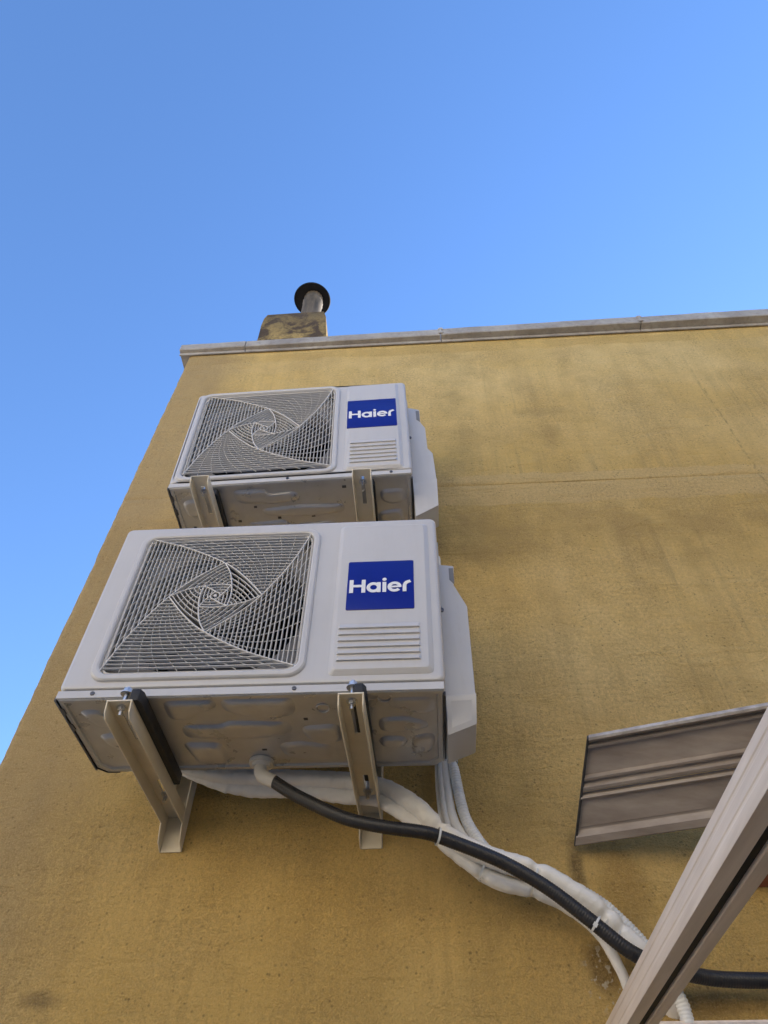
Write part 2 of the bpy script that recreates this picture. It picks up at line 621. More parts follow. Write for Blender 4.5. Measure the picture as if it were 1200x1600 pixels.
def ribbon(pts, th, y0, depth):
    """a thin blade standing on its edge, following the 2D line pts (x, z)"""
    b = MB()
    rings = []
    L = len(pts)
    for i, p in enumerate(pts):
        d = (pts[min(i + 1, L - 1)] - pts[max(i - 1, 0)])
        d = d / max(1e-9, d.length)
        nx, nz = -d.y, d.x
        h = th / 2
        c = th * .28
        rings.append([(p.x + nx * h, y0 + depth, p.y + nz * h), (p.x + nx * h, y0 + c, p.y + nz * h), (p.x + nx * (h - c), y0, p.y + nz * (h - c)),
                      (p.x - nx * (h - c), y0, p.y - nz * (h - c)), (p.x - nx * h, y0 + c, p.y - nz * h), (p.x - nx * h, y0 + depth, p.y - nz * h)])
    b.loft(rings, True, True, True)
    return b


def V2(x, y):
    return Vector((x, y))


def at_depth(curve, h, axis):
    """first point of the curve whose depth (distance below the outer edge along axis) reaches h"""
    prev = curve[0]
    for q in curve[1:]:
        a, b = -prev.dot(axis), -q.dot(axis)
        if a <= h <= b and b > a:
            return prev.lerp(q, (h - a) / (b - a))
        prev = q
    return curve[-1]


def swirl(center, sx, sz, parent, nbar):
    """four-armed twisted-square grille; offsets measured on the unit, rotated by quarter turns"""
    cx, cz = center
    k = 1.0
    pol = lambda r_, a: V2(r_ * math.cos(R(a)), r_ * math.sin(R(a)))

    def rotm(p, q):
        for _ in range(q):
            p = V2(p.y, -p.x)
        return p
    cor = V2(-.214, .212)
    N1, E1 = V2(.003, .111), V2(.112, -.001)
    TLm, NEm = V2(-.102, .170), V2(.0605, .0605)
    TR, TRm = V2(.212, .214), V2(.170, .099)
    N2, E2 = V2(.033, .035), V2(.034, -.033)
    N12, E12 = V2(.022, .077), V2(.077, -.021)
    N3, E3 = V2(.012, .000), V2(.001, -.012)
    levels = [
        dict(left=catmull([cor, TLm, N1, NEm, E1], 10), right=catmull([TR, TRm, E1], 10), axis=V2(0, 1), off=.215, n=nbar, wires=9, th=.0019, bow=.002),
        dict(left=catmull([N1, N12, N2, V2(.037, .001), E2], 10), right=catmull([E1, E12, E2], 10), axis=V2(.707, .707), off=None, n=8, wires=3, th=.0019, bow=.0055),
        dict(left=catmull([N2, V2(.024, .016), N3, V2(.009, -.007), E3], 8), right=catmull([E2, V2(.018, -.026), E3], 8), axis=V2(1, 0), off=None, n=4, wires=1, th=.0020, bow=.003),
    ]
    place = lambda p: V2(cx + p.x * sx, cz + p.y * sz)
    for q in range(4):
        for li, L in enumerate(levels):
            lf, rg, ax = L['left'], L['right'], L['axis']
            # main curved rib
            b = ribbon([place(rotm(p, q)) for p in lf], .0032, BARS_Y0 - .0012, .0105)
            b.build('grille_rib', 'grille', parent)
            off = L['off'] if L['off'] is not None else max(lf[0].dot(ax), rg[0].dot(ax))
            lo = min(lf[-1].dot(ax), rg[-1].dot(ax))
            bars = []
            for i in range(1, L['n']):
                s = i / L['n']
                h = off - (off - lo) * s
                A = at_depth([p for p in lf], -h, ax)
                B = at_depth([p for p in rg], -h, ax)
                if (A - B).length < .006:
                    continue
                tan = B - A
                nrm = V2(-tan.y, tan.x).normalized()
                pts = []
                for kk in range(7):
                    t = kk / 6
                    pts.append(A.lerp(B, t) + nrm * (L['bow'] * 4 * t * (1 - t) * (1 - .6 * s)))
                bars.append(pts)
                ribbon([place(rotm(p, q)) for p in pts], L['th'], BARS_Y0, .0075).build('grille_bar', 'grille', parent)
            nw = L['wires']
            for wi in range(1, nw + 1):
                v = wi / (nw + 1)
                last = len(bars) - 1 - (wi % 3 if li == 0 else 0)
                if li == 0:
                    last = int(len(bars) * (.62 + .33 * abs(math.sin(wi * 1.3))))
                pts = []
                if li == 0:
                    a0 = cor.lerp(TR, v)
                    pts.append(V2(a0.x, .2145))
                for bi in range(0, min(len(bars), last + 1)):
                    P = bars[bi]
                    f = v * 6
                    i0 = min(5, int(f))
                    pts.append(P[i0].lerp(P[i0 + 1], f - i0))
                if len(pts) > 1:
                    ribbon([place(rotm(p, q)) for p in pts], .0011, BARS_Y0 + .0030, .003).build('cross_wire', 'grille', parent)
    # tiny hub ring in the middle
    b = MB()
    b.cyl((cx, BARS_Y0 - .001, cz), (cx, BARS_Y0 + .01, cz), .004, .004, 10)
    b.build('hub_boss', 'grille', parent)


def stroke(pts, wd, y0, y1, closed=False):
    b = MB()
    L = len(pts)
    rings = []
    for i, p in enumerate(pts):
        if closed:
            d = pts[(i + 1) % L] - pts[i - 1]
        else:
            d = pts[min(i + 1, L - 1)] - pts[max(i - 1, 0)]
        d.normalize()
        wv = wd(i / max(1, L - 1)) if callable(wd) else wd
        nx, nz = -d.y * wv / 2, d.x * wv / 2
        rings.append([(p.x + nx, y1, p.y + nz), (p.x + nx, y0, p.y + nz), (p.x - nx, y0, p.y - nz), (p.x - nx, y1, p.y - nz)])
    if closed:
        rings.append(rings[0])
        b.loft(rings, True)
    else:
        b.loft(rings, True, True, True)
    return b


def merge(*ms):
    o = MB()
    for mm in ms:
        o.add(mm.v, mm.f)
    return o


def lettering(parent, x0, z0, sc, y):
    """the five letters of the badge, flat print 0.5 mm proud, origin = lower left of the word, sc = cap height"""
    y1 = y
    arc = lambda cx, cz, rx, rz, a0, a1, n=28: [V2(x0 + (cx + rx * math.cos(R(a0 + (a1 - a0) * i / n))) * sc, z0 + (cz + rz * math.sin(R(a0 + (a1 - a0) * i / n))) * sc) for i in range(n + 1)]
    S_ = lambda x, z: V2(x0 + x * sc, z0 + z * sc)
    st = .215 * sc
    dy = [0]

    def Y():
        dy[0] += 1
        return y - .0005 - .00004 * dy[0]
    # H
    h = merge(stroke([S_(.11, 0), S_(.11, 1)], st * 1.05, Y(), y1), stroke([S_(.80, 0), S_(.80, 1)], st * 1.05, Y(), y1), stroke([S_(.11, .52), S_(.80, .52)], st * .84, Y(), y1))
    h.build('letter', 'white', parent)
    # a
    a = merge(stroke(arc(1.37, .385, .295, .29, 0, 360)[:-1], st * .95, Y(), y1, True), stroke([S_(1.67, 0), S_(1.67, .77)], st * .98, Y(), y1))
    a.build('letter', 'white', parent)
    # i
    d = MB()
    yy = Y()
    pl = arc(1.985, .985, .125, .115, 0, 360, 20)[:-1]
    d.prism([(p.x, y1, p.y) for p in pl], (0, yy - y1, 0))
    merge(stroke([S_(1.985, 0), S_(1.985, .77)], st, Y(), y1), d).build('letter', 'white', parent)
    # e
    e = merge(stroke(arc(2.56, .385, .30, .29, 2, 322), st * .92, Y(), y1), stroke([S_(2.29, .385), S_(2.945, .40)], st * .62, Y(), y1))
    e.build('letter', 'white', parent)
    # r
    r = merge(stroke([S_(3.12, 0), S_(3.12, .42)], st, Y(), y1),
              stroke([S_(3.12, .36), S_(3.125, .48), S_(3.16, .60), S_(3.23, .69), S_(3.32, .735), S_(3.46, .80)], st * .98, Y(), y1))
    r.build('letter', 'white', parent)


def boss(b, x0, x1, y0, y1, z, h, rad=.015, sl=.010):
    """a pressed rib on the underside of the base pan"""
    def rr(d, zz):
        q = rrect(x0 + d, x1 - d, y0 + d, y1 - d, max(.002, rad - d * .5), 0, 4)
        return [(p[0], p[2], zz) for p in q]
    b.loft([rr(0, z + .0005), rr(sl * .25, z - h * .12), rr(sl * .8, z - h * .9), rr(sl, z - h), rr(sl * 1.25, z - h)], True, False, True)


def pressing(b, pts, z, h, sl=.0045):
    """an irregular pressed shape: loop of (x, y), walls sloping in towards its middle"""
    cx = sum(p[0] for p in pts) / len(pts)
    cy = sum(p[1] for p in pts) / len(pts)
    sm = []
    n_ = len(pts)
    for i_ in range(n_):
        a, c_, d = Vector(pts[i_ - 1]), Vector(pts[i_]), Vector(pts[(i_ + 1) % n_])
        ra = min(.020, (a - c_).length * .42)
        rd = min(.020, (d - c_).length * .42)
        p, q = c_ + (a - c_).normalized() * ra, c_ + (d - c_).normalized() * rd
        for k in range(4):
            t = k / 3
            sm.append(p * (1 - t) ** 2 + c_ * 2 * t * (1 - t) + q * t * t)
    N_ = len(sm)

    # wide, soft walls: rings shrunk towards the middle
    sc_ = lambda k, zz: [(cx + (p.x - cx) * k, cy + (p.y - cy) * k, zz) for p in sm]
    b.loft([sc_(1.06, z + .0006), sc_(1.0, z - h * .10), sc_(.92, z - h * .45), sc_(.82, z - h * .82), sc_(.70, z - h), sc_(.5, z - h * 1.04)], True, False, True)


def ac_unit(loc, tilt, W, H, D, gr, cen, scl, panel, badge, vents, label, cover, nbar, feet, lower):
    root = empty('air_conditioner', loc, (0, -tilt, 0))
    tag(root, label, 'air conditioner', 'outdoor units on the wall')
    x0, x1, z0, z1 = gr
    rad = .038
    LIP = .021
    # front panel: wraps round the edges, raised frame round the fan opening
    b = MB()
    e = .012

    def outer(d, y):
        return rrect(d, W - d, LIP + .002 + d * .5, H - d, max(.002, .016 - d * .6), y, 8)
    rings = [outer(0, .05), outer(0, e)]
    for k in range(1, 5):
        a = R(90 * k / 4)
        rings.append(outer(e * (1 - math.cos(a)), e * (1 - math.sin(a))))
    fr = lambda d, y: rrect(x0 + d, x1 - d, z0 + d, z1 - d, max(.012, rad - d * .6), y, 8)
    rings += [fr(-.006, 0), fr(0, 0), fr(.002, -.005), fr(.005, -.0075), fr(.013, -.0080), fr(.0165, -.006), fr(.0185, -.001), fr(.0195, .016)]
    b.loft(rings, True)
    b.build('front_panel', 'paint', root, True, 0, 28)
    # grille
    gparent = empty('fan_grille', (0, 0, 0))
    # the grille border is the mesh that carries the bars
    bpy.data.objects.remove(gparent)
    b = MB()
    b.loft([fr(.0200, .012), fr(.0200, .001), fr(.0225, -.001), fr(.0245, .001), fr(.0245, .012)], True)
    grille = b.build('fan_grille', 'grille', root, True, 0, 40)
    swirl(cen, scl[0], scl[1], grille, nbar)
    # shroud plate with its round opening
    fx, fz = (x0 + x1) / 2, (z0 + z1) / 2
    fr_ = min(x1 - x0, z1 - z0) / 2 - .022
    b = MB()
    n = 36
    def sq(hw, y):
        out = []
        for k in range(n):
            a = 2 * math.pi * k / n + R(2.5)
            c_, s_ = math.cos(a), math.sin(a)
            q = hw / max(abs(c_), abs(s_))
            out.append((fx + c_ * q, y, fz + s_ * q))
        return out
    ci = lambda rr, y: [(fx + math.cos(2 * math.pi * k / n + R(2.5)) * rr, y, fz + math.sin(2 * math.pi * k / n + R(2.5)) * rr) for k in range(n)]
    b.loft([sq(fr_ + .012, .040), ci(fr_ + .006, .040), ci(fr_ - .004, .044), ci(fr_ - .008, .052), ci(fr_ - .008, .12)], True)
    b.build('fan_shroud', 'shroud', root, True, 0, 40)
    # fan: hub and three broad blades, at rest
    b = MB()
    b.cyl((fx, .058, fz), (fx, .13, fz), .045, .055, 24)
    fan = b.build('fan', 'fan', root, True, 0, 40)
    for k in range(3):
        b = MB()
        a0 = 120 * k + 25
        rings = []
        for i in range(9):
            rr = .045 + (fr_ - .02 - .045) * i / 8
            ring = []
            for j in range(9):
                t = j / 8
                an = R(a0 + 78 * (t - .5) + 14 * (i / 8))
                yy = .062 + .055 * t + .006 * math.sin(i / 8 * 3)
                ring.append((fx + rr * math.cos(an), yy, fz + rr * math.sin(an)))
            rings.append(ring)
        back = [[(p[0], p[1] + .004, p[2]) for p in rg] for rg in rings]
        loopr = [rg + list(reversed(bk)) for rg, bk in zip(rings, back)]
        b.loft(loopr, True, True, True)
        b.build('fan_blade', 'fan', fan, True, 0, 50)
    # condenser coil and inner bulkhead
    b = MB()
    b.box((.012, D - .055, .02), (W - .20, D - .03, H - .02))
    b.build('condenser_coil', 'coil', root)
    b = MB()
    b.box((x1 + .006, .02, .02), (x1 + .009, D - .03, H - .015))
    b.build('bulkhead', 'shroud', root)
    # cabinet sheets
    b = MB()
    b.box((.001, .0505, .012), (.004, D, H - .002))
    b.build('side_panel', 'paint', root)
    b = MB()
    b.box((W - .004, .0505, .012), (W - .001, D, H - .002))
    b.build('side_panel', 'paint', root)
    b = MB()
    b.box((.0045, .0505, H - .006), (W - .0045, D, H - .001))
    b.build('top_panel', 'paint', root)
    b = MB()
    b.box((W - .195, D - .003, .012), (W - .005, D, H - .007))
    b.build('back_panel', 'paint', root)
    # raised service panel on the right with chamfered edges
    p0, p1, q0, q1 = panel
    b = MB()
    pr = lambda d, y: rrect(p0 + d, p1 - d, q0 + d, q1 - d, max(.003, .012 - d * .4), y, 5)
    b.loft([pr(0, .001), pr(.0006, -.0008), pr(.0085, -.0072), pr(.0105, -.0085), pr(.013, -.0088)], True, False, True)
    sp = b.build('service_panel', 'paint', root, True, 0, 24)
    v0, v1, w0, w1 = vents
    # six pressed louvres
    nl = 6
    for k in range(nl):
        za = w0 + (w1 - w0) * k / (nl - 1)
        ph = (w1 - w0) / (nl - 1)
        b = MB()
        prof = [(-.0088, za), (-.0132, za), (-.0136, za + .001), (-.0088, za + ph * .80)]
        sec = lambda x, s_: [(x, -.0087 + (p[0] + .0087) * s_, p[1] if s_ == 1 else za + (p[1] - za) * .9) for p in prof]
        b.loft([sec(v0, .05), sec(v0 + .004, 1), sec(v1 - .004, 1), sec(v1, .05)], True, True, True)
        b.build('louvre', 'paint', sp, True, 0, 30)
    # blue badge with white lettering
    b0, b1, c0, c1 = badge
    b = MB()
    br = lambda d, y: rrect(b0 + d, b1 - d, c0 + d, c1 - d, .004, y, 4)
    b.loft([br(0, -.0080), br(0, -.0096), br(.0006, -.0102)], True, False, True)
    bd = b.build('logo_badge', 'blue', root, True, 0, 40)
    bw = b1 - b0
    sc = bw * .925 / 3.50
    lettering(bd, b0 + bw * .035, (c0 + c1) / 2 - sc * .62, sc, -.0103)
    # base pan
    b = MB()
    ch = .020
    loop = lambda d, z: [(.006 + d, .003 + d, z), (W - .006 - d, .003 + d, z), (W - .006 - d, D - ch - d, z), (W - ch - .006 - d, D - d, z), (ch + .006 + d, D - d, z), (.006 + d, D - ch - d, z)]
    b.loft([loop(.0012, LIP), loop(0, LIP), loop(0, .0025), loop(.002, .0003), loop(.004, 0), loop(.012, 0.0001), loop(.014, .0045)], True, False, True)
    zb = .0045
    if lower:
        for pts, hh in [
            ([(.225, .022), (.335, .022), (.335, .050), (.290, .062), (.270, .090), (.225, .090)], .007),
            ([(.350, .020), (.500, .020), (.500, .075), (.455, .095), (.380, .080), (.350, .060)], .008),
            ([(.245, .112), (.330, .112), (.350, .098), (.480, .108), (.480, .150), (.400, .168), (.245, .160)], .007),
            ([(.230, .178), (.318, .182), (.325, .262), (.250, .268)], .009),
            ([(.445, .190), (.500, .182), (.565, .200), (.572, .250), (.520, .262), (.455, .240)], .006),
            ([(.505, .125), (.585, .118), (.592, .185), (.540, .195), (.512, .170)], .007),
            ([(.676, .100), (.735, .096), (.780, .118), (.780, .142), (.676, .150)], .007),
            ([(.672, .172), (.732, .172), (.732, .206), (.672, .206)], .008),
            ([(.744, .170), (.792, .158), (.796, .200), (.780, .240), (.744, .244)], .006),
            ([(.700, .030), (.795, .030), (.795, .082), (.760, .086), (.700, .060)], .004),
            ([(.034, .050), (.080, .044), (.092, .075), (.122, .080), (.122, .110), (.060, .108)], .006),
            ([(.050, .140), (.105, .132), (.140, .170), (.128, .205), (.085, .200), (.060, .175)], .007),
            ([(.085, .225), (.142, .222), (.150, .262), (.095, .262)], .006)]:
            pressing(b, pts, zb, hh)
    else:
        for pts, hh in [
            ([(.200, .030), (.300, .028), (.310, .050), (.400, .046), (.400, .082), (.330, .092), (.210, .080)], .007),
            ([(.280, .110), (.400, .100), (.540, .108), (.540, .140), (.440, .150), (.290, .140)], .007),
            ([(.220, .165), (.350, .160), (.360, .185), (.500, .175), (.510, .215), (.380, .230), (.225, .215)], .006),
            ([(.662, .060), (.740, .060), (.740, .110), (.700, .122), (.662, .105)], .006),
            ([(.034, .060), (.085, .052), (.098, .095), (.070, .130), (.036, .120)], .006),
            ([(.650, .150), (.730, .142), (.735, .200), (.690, .215), (.650, .200)], .006)]:
            pressing(b, pts, zb, hh)
    b.build('base_pan', 'pan', root, True, 0, 55)
    pan = root.children[-1]
    b = MB()
    b.box((.0035, .0004, .0022), (W - .0035, .0026, LIP - .0002))
    b.build('front_lip', 'paint', root, True, .0007, 30, 1)
    # knock-outs, slots
    for (kx, ky) in ([(.561, .058), (.692, .026), (.625, .20)] if lower else [(.60, .05), (.70, .08)]):
        b = MB()
        n2 = 24
        c = lambda rr, zz: [(kx + rr * math.cos(2 * math.pi * k / n2), ky + rr * math.sin(2 * math.pi * k / n2), zz) for k in range(n2)]
        b.loft([c(.0155, .006), c(.0155, .0022), c(.014, .0010), c(.0125, .0022), c(.0125, .006)], True)
        b.build('knock_out', 'pan', pan, True)
    for (hx, hy, wx, wy) in ([(.343, .128, .012, .005), (.257, .130, .010, .005), (.519, .098, .009, .008), (.41, .213, .011, .006), (.502, .219, .012, .007), (.12, .12, .006, .006), (.77, .12, .006, .006), (.30, .06, .006, .005)] if lower else
                             [(.20, .155, .011, .009), (.33, .15, .011, .009), (.44, .15, .012, .009), (.55, .04, .013, .010), (.26, .10, .010, .008), (.05, .17, .009, .007)]):
        b = MB()
        b.box((hx - wx / 2, hy - wy / 2, .0038), (hx + wx / 2, hy + wy / 2, .006))
        b.build('drain_slot', 'darkedge', pan)
    # dark strips in place of the shaded gap along the side sheets
    b = MB()
    yy = .004
    pts = []
    while yy < D - .012:
        pts.append(yy)
        yy += .008
    rings = []
    for yv in pts:
        wv = .0052 + (.006 if (.035 < yv < .055 or .09 < yv < .115) else 0) + random.uniform(-.0006, .0006)
        rings.append([(.0002, yv, -.0008), (wv, yv, -.0022), (wv, yv, .010), (.0002, yv, .010)])
    b.loft(rings, True, True, True)
    b.build('gap_shade_strip', 'darkedge', root)
    b = MB()
    b.prism([(.006, D - .02, -.001), (.026, D - .0005, -.001), (.055, D - .0005, -.001), (.055, D + .001, -.001), (.025, D + .001, -.001), (.0045, D - .019, -.001)], (0, 0, .010))
    b.build('gap_shade_strip', 'darkedge', root)
    b = MB()
    b.box((W - .0048, .02, -.001), (W - .0006, D - .03, .010))
    b.build('gap_shade_strip', 'darkedge', root)
    # front lip screws
    for sxp in ((.080, .507) if lower else (.377, .09, .70)):
        b = MB()
        b.cyl((sxp, .0010, .0125), (sxp, -.0022, .0125), .0052, .0044, 14)
        s1 = b.build('screw', 'darkzinc', root, True)
        b = MB()
        b.box((sxp - .003, -.0026, .0117), (sxp + .003, -.0021, .0133))
        b.build('screw_slot', 'darkedge', s1)
    # valve cover on the right side
    yc, poly, fold, dpt = cover
    b = MB()
    b.prism([(px, yc, pz) for px, pz in poly], (0, dpt, 0))
    vc = b.build('valve_cover', 'paint', root, True, .004, 30)
    b = MB()
    # slanted underside of the cover, running forward to the cabinet
    b.prism(fold, (0, 0, .0035))
    b.build('cover_skirt', 'paint', vc, True)
    (hx0, hz0, hx1, hz1) = (poly[1][0] - .014, poly[2][1] + .002, poly[1][0] - .002, poly[1][1] - .010)
    b = MB()
    b.prism([(hx0, yc - .0012, hz0 + .016), (hx1, yc - .0012, hz0), (hx1, yc - .0012, hz1), (hx0, yc - .0012, hz1)], (0, .002, 0))
    b.build('hand_recess', 'shroud', vc)
    b = MB()
    b.box((W - .001, .06, .52 * H), (W + .004, .064, .94 * H))
    b.build('side_flange', 'paint', root)
    b = MB()
    b.cyl((W + .003, .058, .50 * H), (W + .003, .0625, .50 * H), .0055, .0055, 12)
    b.build('side_screw', 'darkzinc', root, True)
    # rubber feet over each bracket
    for fxp, fy0, fy1, ww in feet:
        b = MB()
        h0, h1 = -.0285, -.0005
        loop = [(fxp - ww, fy0 + .012, h0), (fxp - ww * .6, fy0, h0), (fxp + ww * .6, fy0, h0), (fxp + ww, fy0 + .012, h0), (fxp + ww, fy1, h0), (fxp - ww, fy1, h0)]
        b.prism(loop, (0, 0, h1 - h0))
        b.build('rubber_foot', 'rubber', root, True, .003, 30)
    return root


YL, YU = -.4483, -.3413
lw = ac_unit((0, YL, 0), R(-.2225), .82, .5407, .2883, (.056, .526, .040, .508), (.289, .280), (1.0, 1.0), (.574, .798, .041, .515), (.603, .760, .215, .372), (.590, .772, .072, .160),
             'larger lower white air conditioner outdoor unit hung nearest the camera, black drain hose below', .0 or
             (.118, [(.818, .486), (.864, .478), (.860, .409), (.889, .334), (.888, .050), (.884, -.004), (.8205, -.030), (.8205, .40)],
              [(.822, .1165, -.031), (.884, .1165, -.005), (.887, .09, .050), (.822, .09, .046)], .115), 21,
             [(.187, -.030, .300, .0145), (.645, -.030, .300, .014)], True)
ut = R(1.7997)
uw = ac_unit((0, YU, .8538), ut, .7662, .5651, .27, (.015, .530, .026, .556), (.272, .302), (1.10, 1.13), (.552, .740, .030, .551), (.558, .728, .2585, .434), (.569, .722, .060, .165),
             'smaller upper white air conditioner outdoor unit just below the roof edge', 0 or
             (.101, [(.765, .548), (.814, .526), (.813, .440), (.828, .402), (.828, .273), (.844, .242), (.846, .070), (.841, -.042), (.7667, -.090), (.7667, .40)],
              [(.768, .0995, -.090), (.841, .0995, -.043), (.845, .085, .070), (.768, .085, .055)], .09), 21,
             [(.148, .012, .26, .013), (.637, .012, .26, .011)], False)
# drain elbow under the lower unit
b = MB()
b.cyl((.395, YL + .262, .002), (.395, YL + .262, -.006), .029, .0275, 28)
b.cyl((.395, YL + .262, -.004), (.395, YL + .262, -.012), .023, .018, 28)
pts = resample(catmull([(.395, YL + .262, -.006), (.396, YL + .262, -.022), (.404, YL + .260, -.036), (.418, YL + .259, -.044), (.432, YL + .2585, -.050)], 8), .003)
b.tube(pts, .0150, 18)
el = b.build('drain_elbow', 'elbow', None, True, 0, 45)
bpy.context.view_layer.update()
el.parent = lw
el.matrix_parent_inverse = lw.matrix_world.inverted()


# ------------------------------------------------------------------ brackets
def bracket(wx, tipx, ytip, zb, wd, leg, foot, slots, bolt_y, label):
    """U-channel arm open downwards at zb (top of the arm plate), wall channel rising behind the unit"""
    root = empty('support_bracket', (wx, 0, zb - .04))
    tag(root, label, 'bracket', 'steel brackets under the units')
    ang = math.atan2(tipx - wx, -ytip)
    root.rotation_euler = (0, 0, ang)
    h = wd / 2
    th = .003
    L = -ytip
    top, bot = .04, .005
    # arm plate, pieced round its two slots
    b = MB()
    sw = .006
    ys = [-L] + [s for sl in slots for s in sl] + [-.004]
    b.box((-h, -L, top - th), (-sw, -.004, top))
    b.box((sw, -L, top - th), (h, -.004, top))
    ed = [-L, slots[0][0], slots[0][1], slots[1][0], slots[1][1], -.004]
    for i in (0, 2, 4):
        b.box((-sw, ed[i], top - th), (sw, ed[i + 1], top))
    b.build('arm_plate', 'bracket', root)
    for s in (-1, 1):
        b = MB()
        xa = s * h
        loop = [(xa, -L, top - .004), (xa, -L + .006, bot + .010), (xa, -L + .016, bot), (xa, -.004, bot), (xa, -.004, top)]
        loop.insert(0, (xa, -L, top))
        loop.pop(1)
        b.prism([(p[0] - s * .0001, p[1], p[2]) for p in loop], (-s * th, 0, 0))
        b.build('arm_flange', 'bracket', root, True, .0008, 30, 1)
    # wall channel
    b = MB()
    b.box((-h + th, -.0032, -foot), (h - th, -.0006, leg))
    b.build('wall_plate', 'bracket', root)
    for s in (-1, 1):
        b = MB()
        xa = s * h
        loop = [(xa, -.0006, -foot), (xa, -.028, -foot + .012), (xa, -.040, bot - .006), (xa, -.040, leg - .01), (xa, -.0006, leg)]
        b.prism([(p[0] + s * .0006, p[1], p[2]) for p in loop], (-s * th, 0, 0))
        b.build('wall_flange', 'bracket', root, True, .0008, 30, 1)
    # bolts through the slots
    for by, tall in bolt_y:
        b = MB()
        b.cyl((0, by, top - .023), (0, by, top + .046 if tall else top + .02), .0042, .0042, 12)
        bo = b.build('bolt', 'zinc', root, True)
        b = MB()
        b.cyl((0, by, top - th - .0016), (0, by, top - th - .0001), .0115, .0115, 20)
        b.build('washer', 'zinc', bo, True)
        b = MB()
        b.cyl((0, by, top - th - .0095), (0, by, top - th - .0017), .0078, .0078, 6)
        b.build('nut', 'zinc', bo)
        if tall:
            b = MB()
            b.cyl((0, by, top + .0285), (0, by, top + .0305), .013, .013, 20)
            b.build('washer', 'zinc', bo, True)
            b = MB()
            b.cyl((0, by, top + .0306), (0, by, top + .041), .009, .009, 6)
            b.build('nut', 'zinc', bo)
    for zz in (leg * .55, leg * .85):
        b = MB()
        b.cyl((0, -.0035, zz), (0, -.012, zz), .007, .007, 6)
        b.build('wall_bolt', 'zinc', root)
    return root


SL = [(-.468, -.345), (-.180, -.105)]
bracket(.162, .161, -.482, -.030, .053, .30, .047, SL, [(-.460, True), (-.118, False)], 'beige steel bracket under the left end of the lower unit, channel seen open')
bracket(.637, .630, -.484, -.030, .052, .30, .047, SL, [(-.460, True), (-.112, False)], 'beige steel bracket under the lower unit with the black hose crossing its foot')
SU = [(-.365, -.255), (-.16, -.09)]
bracket(.128, .125, -.403, .8285, .056, .30, .047, SU, [(-.344, False), (-.1, False)], 'beige steel bracket under the left end of the upper unit')
bracket(.613, .613, -.391, .8435, .058, .30, .047, SU, [(-.344, False), (-.1, False)], 'beige steel bracket under the upper unit below its blue badge')


# ------------------------------------------------------------------ hoses and pipes
HOSE = [(0.425, -0.190, -0.046), (0.465, -0.192, -0.073), (0.511, -0.195, -0.100), (0.598, -0.200, -0.143), (0.680, -0.200, -0.163), (0.760, -0.190, -0.171), (0.799, -0.175, -0.176), (0.877, -0.160, -0.201), (0.940, -0.150, -0.227), (1.012, -0.140, -0.269), (1.084, -0.130, -0.325), (1.147, -0.120, -0.375), (1.214, -0.090, -0.393), (1.278, -0.060, -0.398), (1.340, -0.050, -0.402), (1.46, -0.050, -0.405), (1.75, -.05, -.41)]
LA = [(0.167, -0.090, 0.048), (0.201, -0.090, 0.039), (0.266, -0.090, 0.027), (0.362, -0.090, 0.018), (0.487, -0.090, 0.012), (0.587, -0.090, 0.003), (0.656, -0.090, -0.010), (0.702, -0.100, -0.036), (0.753, -0.110, -0.079), (0.794, -0.110, -0.125), (0.841, -0.100, -0.154), (0.894, -0.100, -0.181), (0.946, -0.100, -0.200), (0.992, -0.100, -0.214), (1.047, -0.095, -0.245), (1.099, -0.090, -0.278), (1.132, -0.080, -0.307), (1.164, -0.070, -0.342), (1.189, -0.060, -0.370), (1.220, -0.030, -0.411), (1.235, .01, -.44)]
LB = [(0.168, -0.070, 0.055), (0.212, -0.070, 0.037), (0.280, -0.070, 0.017), (0.361, -0.070, 0.001), (0.486, -0.070, -0.006), (0.586, -0.070, -0.022), (0.655, -0.075, -0.032), (0.701, -0.085, -0.062), (0.752, -0.090, -0.103), (0.793, -0.085, -0.132), (0.840, -0.075, -0.169), (0.886, -0.075, -0.206), (0.937, -0.075, -0.231), (0.989, -0.070, -0.244), (1.034, -0.060, -0.259), (1.083, -0.045, -0.287), (1.117, -0.035, -0.320), (1.137, -0.025, -0.359), (1.151, -0.015, -0.400), (1.162, 0.010, -0.439)]
LC = [(0.840, -0.060, -0.173), (0.879, -0.060, -0.211), (0.930, -0.060, -0.236), (0.988, -0.055, -0.243), (1.048, -0.045, -0.266), (1.101, -0.030, -0.303), (1.127, -0.020, -0.339), (1.150, -0.012, -0.394), (1.165, .01, -.43)]
UA = [(0.83, -.05, .80), (.836, -.05, .5), (0.839, -0.050, 0.200), (0.836, -0.050, 0.134), (0.837, -0.050, 0.072), (0.842, -0.050, 0.029), (0.848, -0.050, -0.020), (0.859, -0.050, -0.075), (0.880, -0.055, -0.122), (0.908, -0.060, -0.162), (0.950, -0.060, -0.185), (1.029, -0.055, -0.213), (1.086, -0.050, -0.236), (1.127, -0.050, -0.262), (1.162, -0.045, -0.295), (1.190, -0.040, -0.329), (1.223, -0.030, -0.378), (1.243, -.026, -.425), (1.247, -.024, -.47), (1.248, -.024, -.60), (1.248, -.024, -.9)]
UB = [(.815, -.045, .78), (.82, -.045, .45), (0.824, -0.045, 0.147), (0.819, -0.045, 0.058), (0.822, -0.045, -0.009), (0.830, -0.045, -0.069), (0.852, -0.045, -0.114), (0.885, -0.045, -0.151), (0.951, -0.045, -0.190), (1.03, -.04, -.225)]
UC = [(.80, -.045, .78), (.81, -.045, .45), (0.813, -0.045, 0.147), (0.808, -0.045, 0.058), (0.809, -0.045, -0.016), (0.816, -0.045, -0.079), (0.832, -0.045, -0.124), (.88, -.045, -.175), (.95, -.045, -.215)]
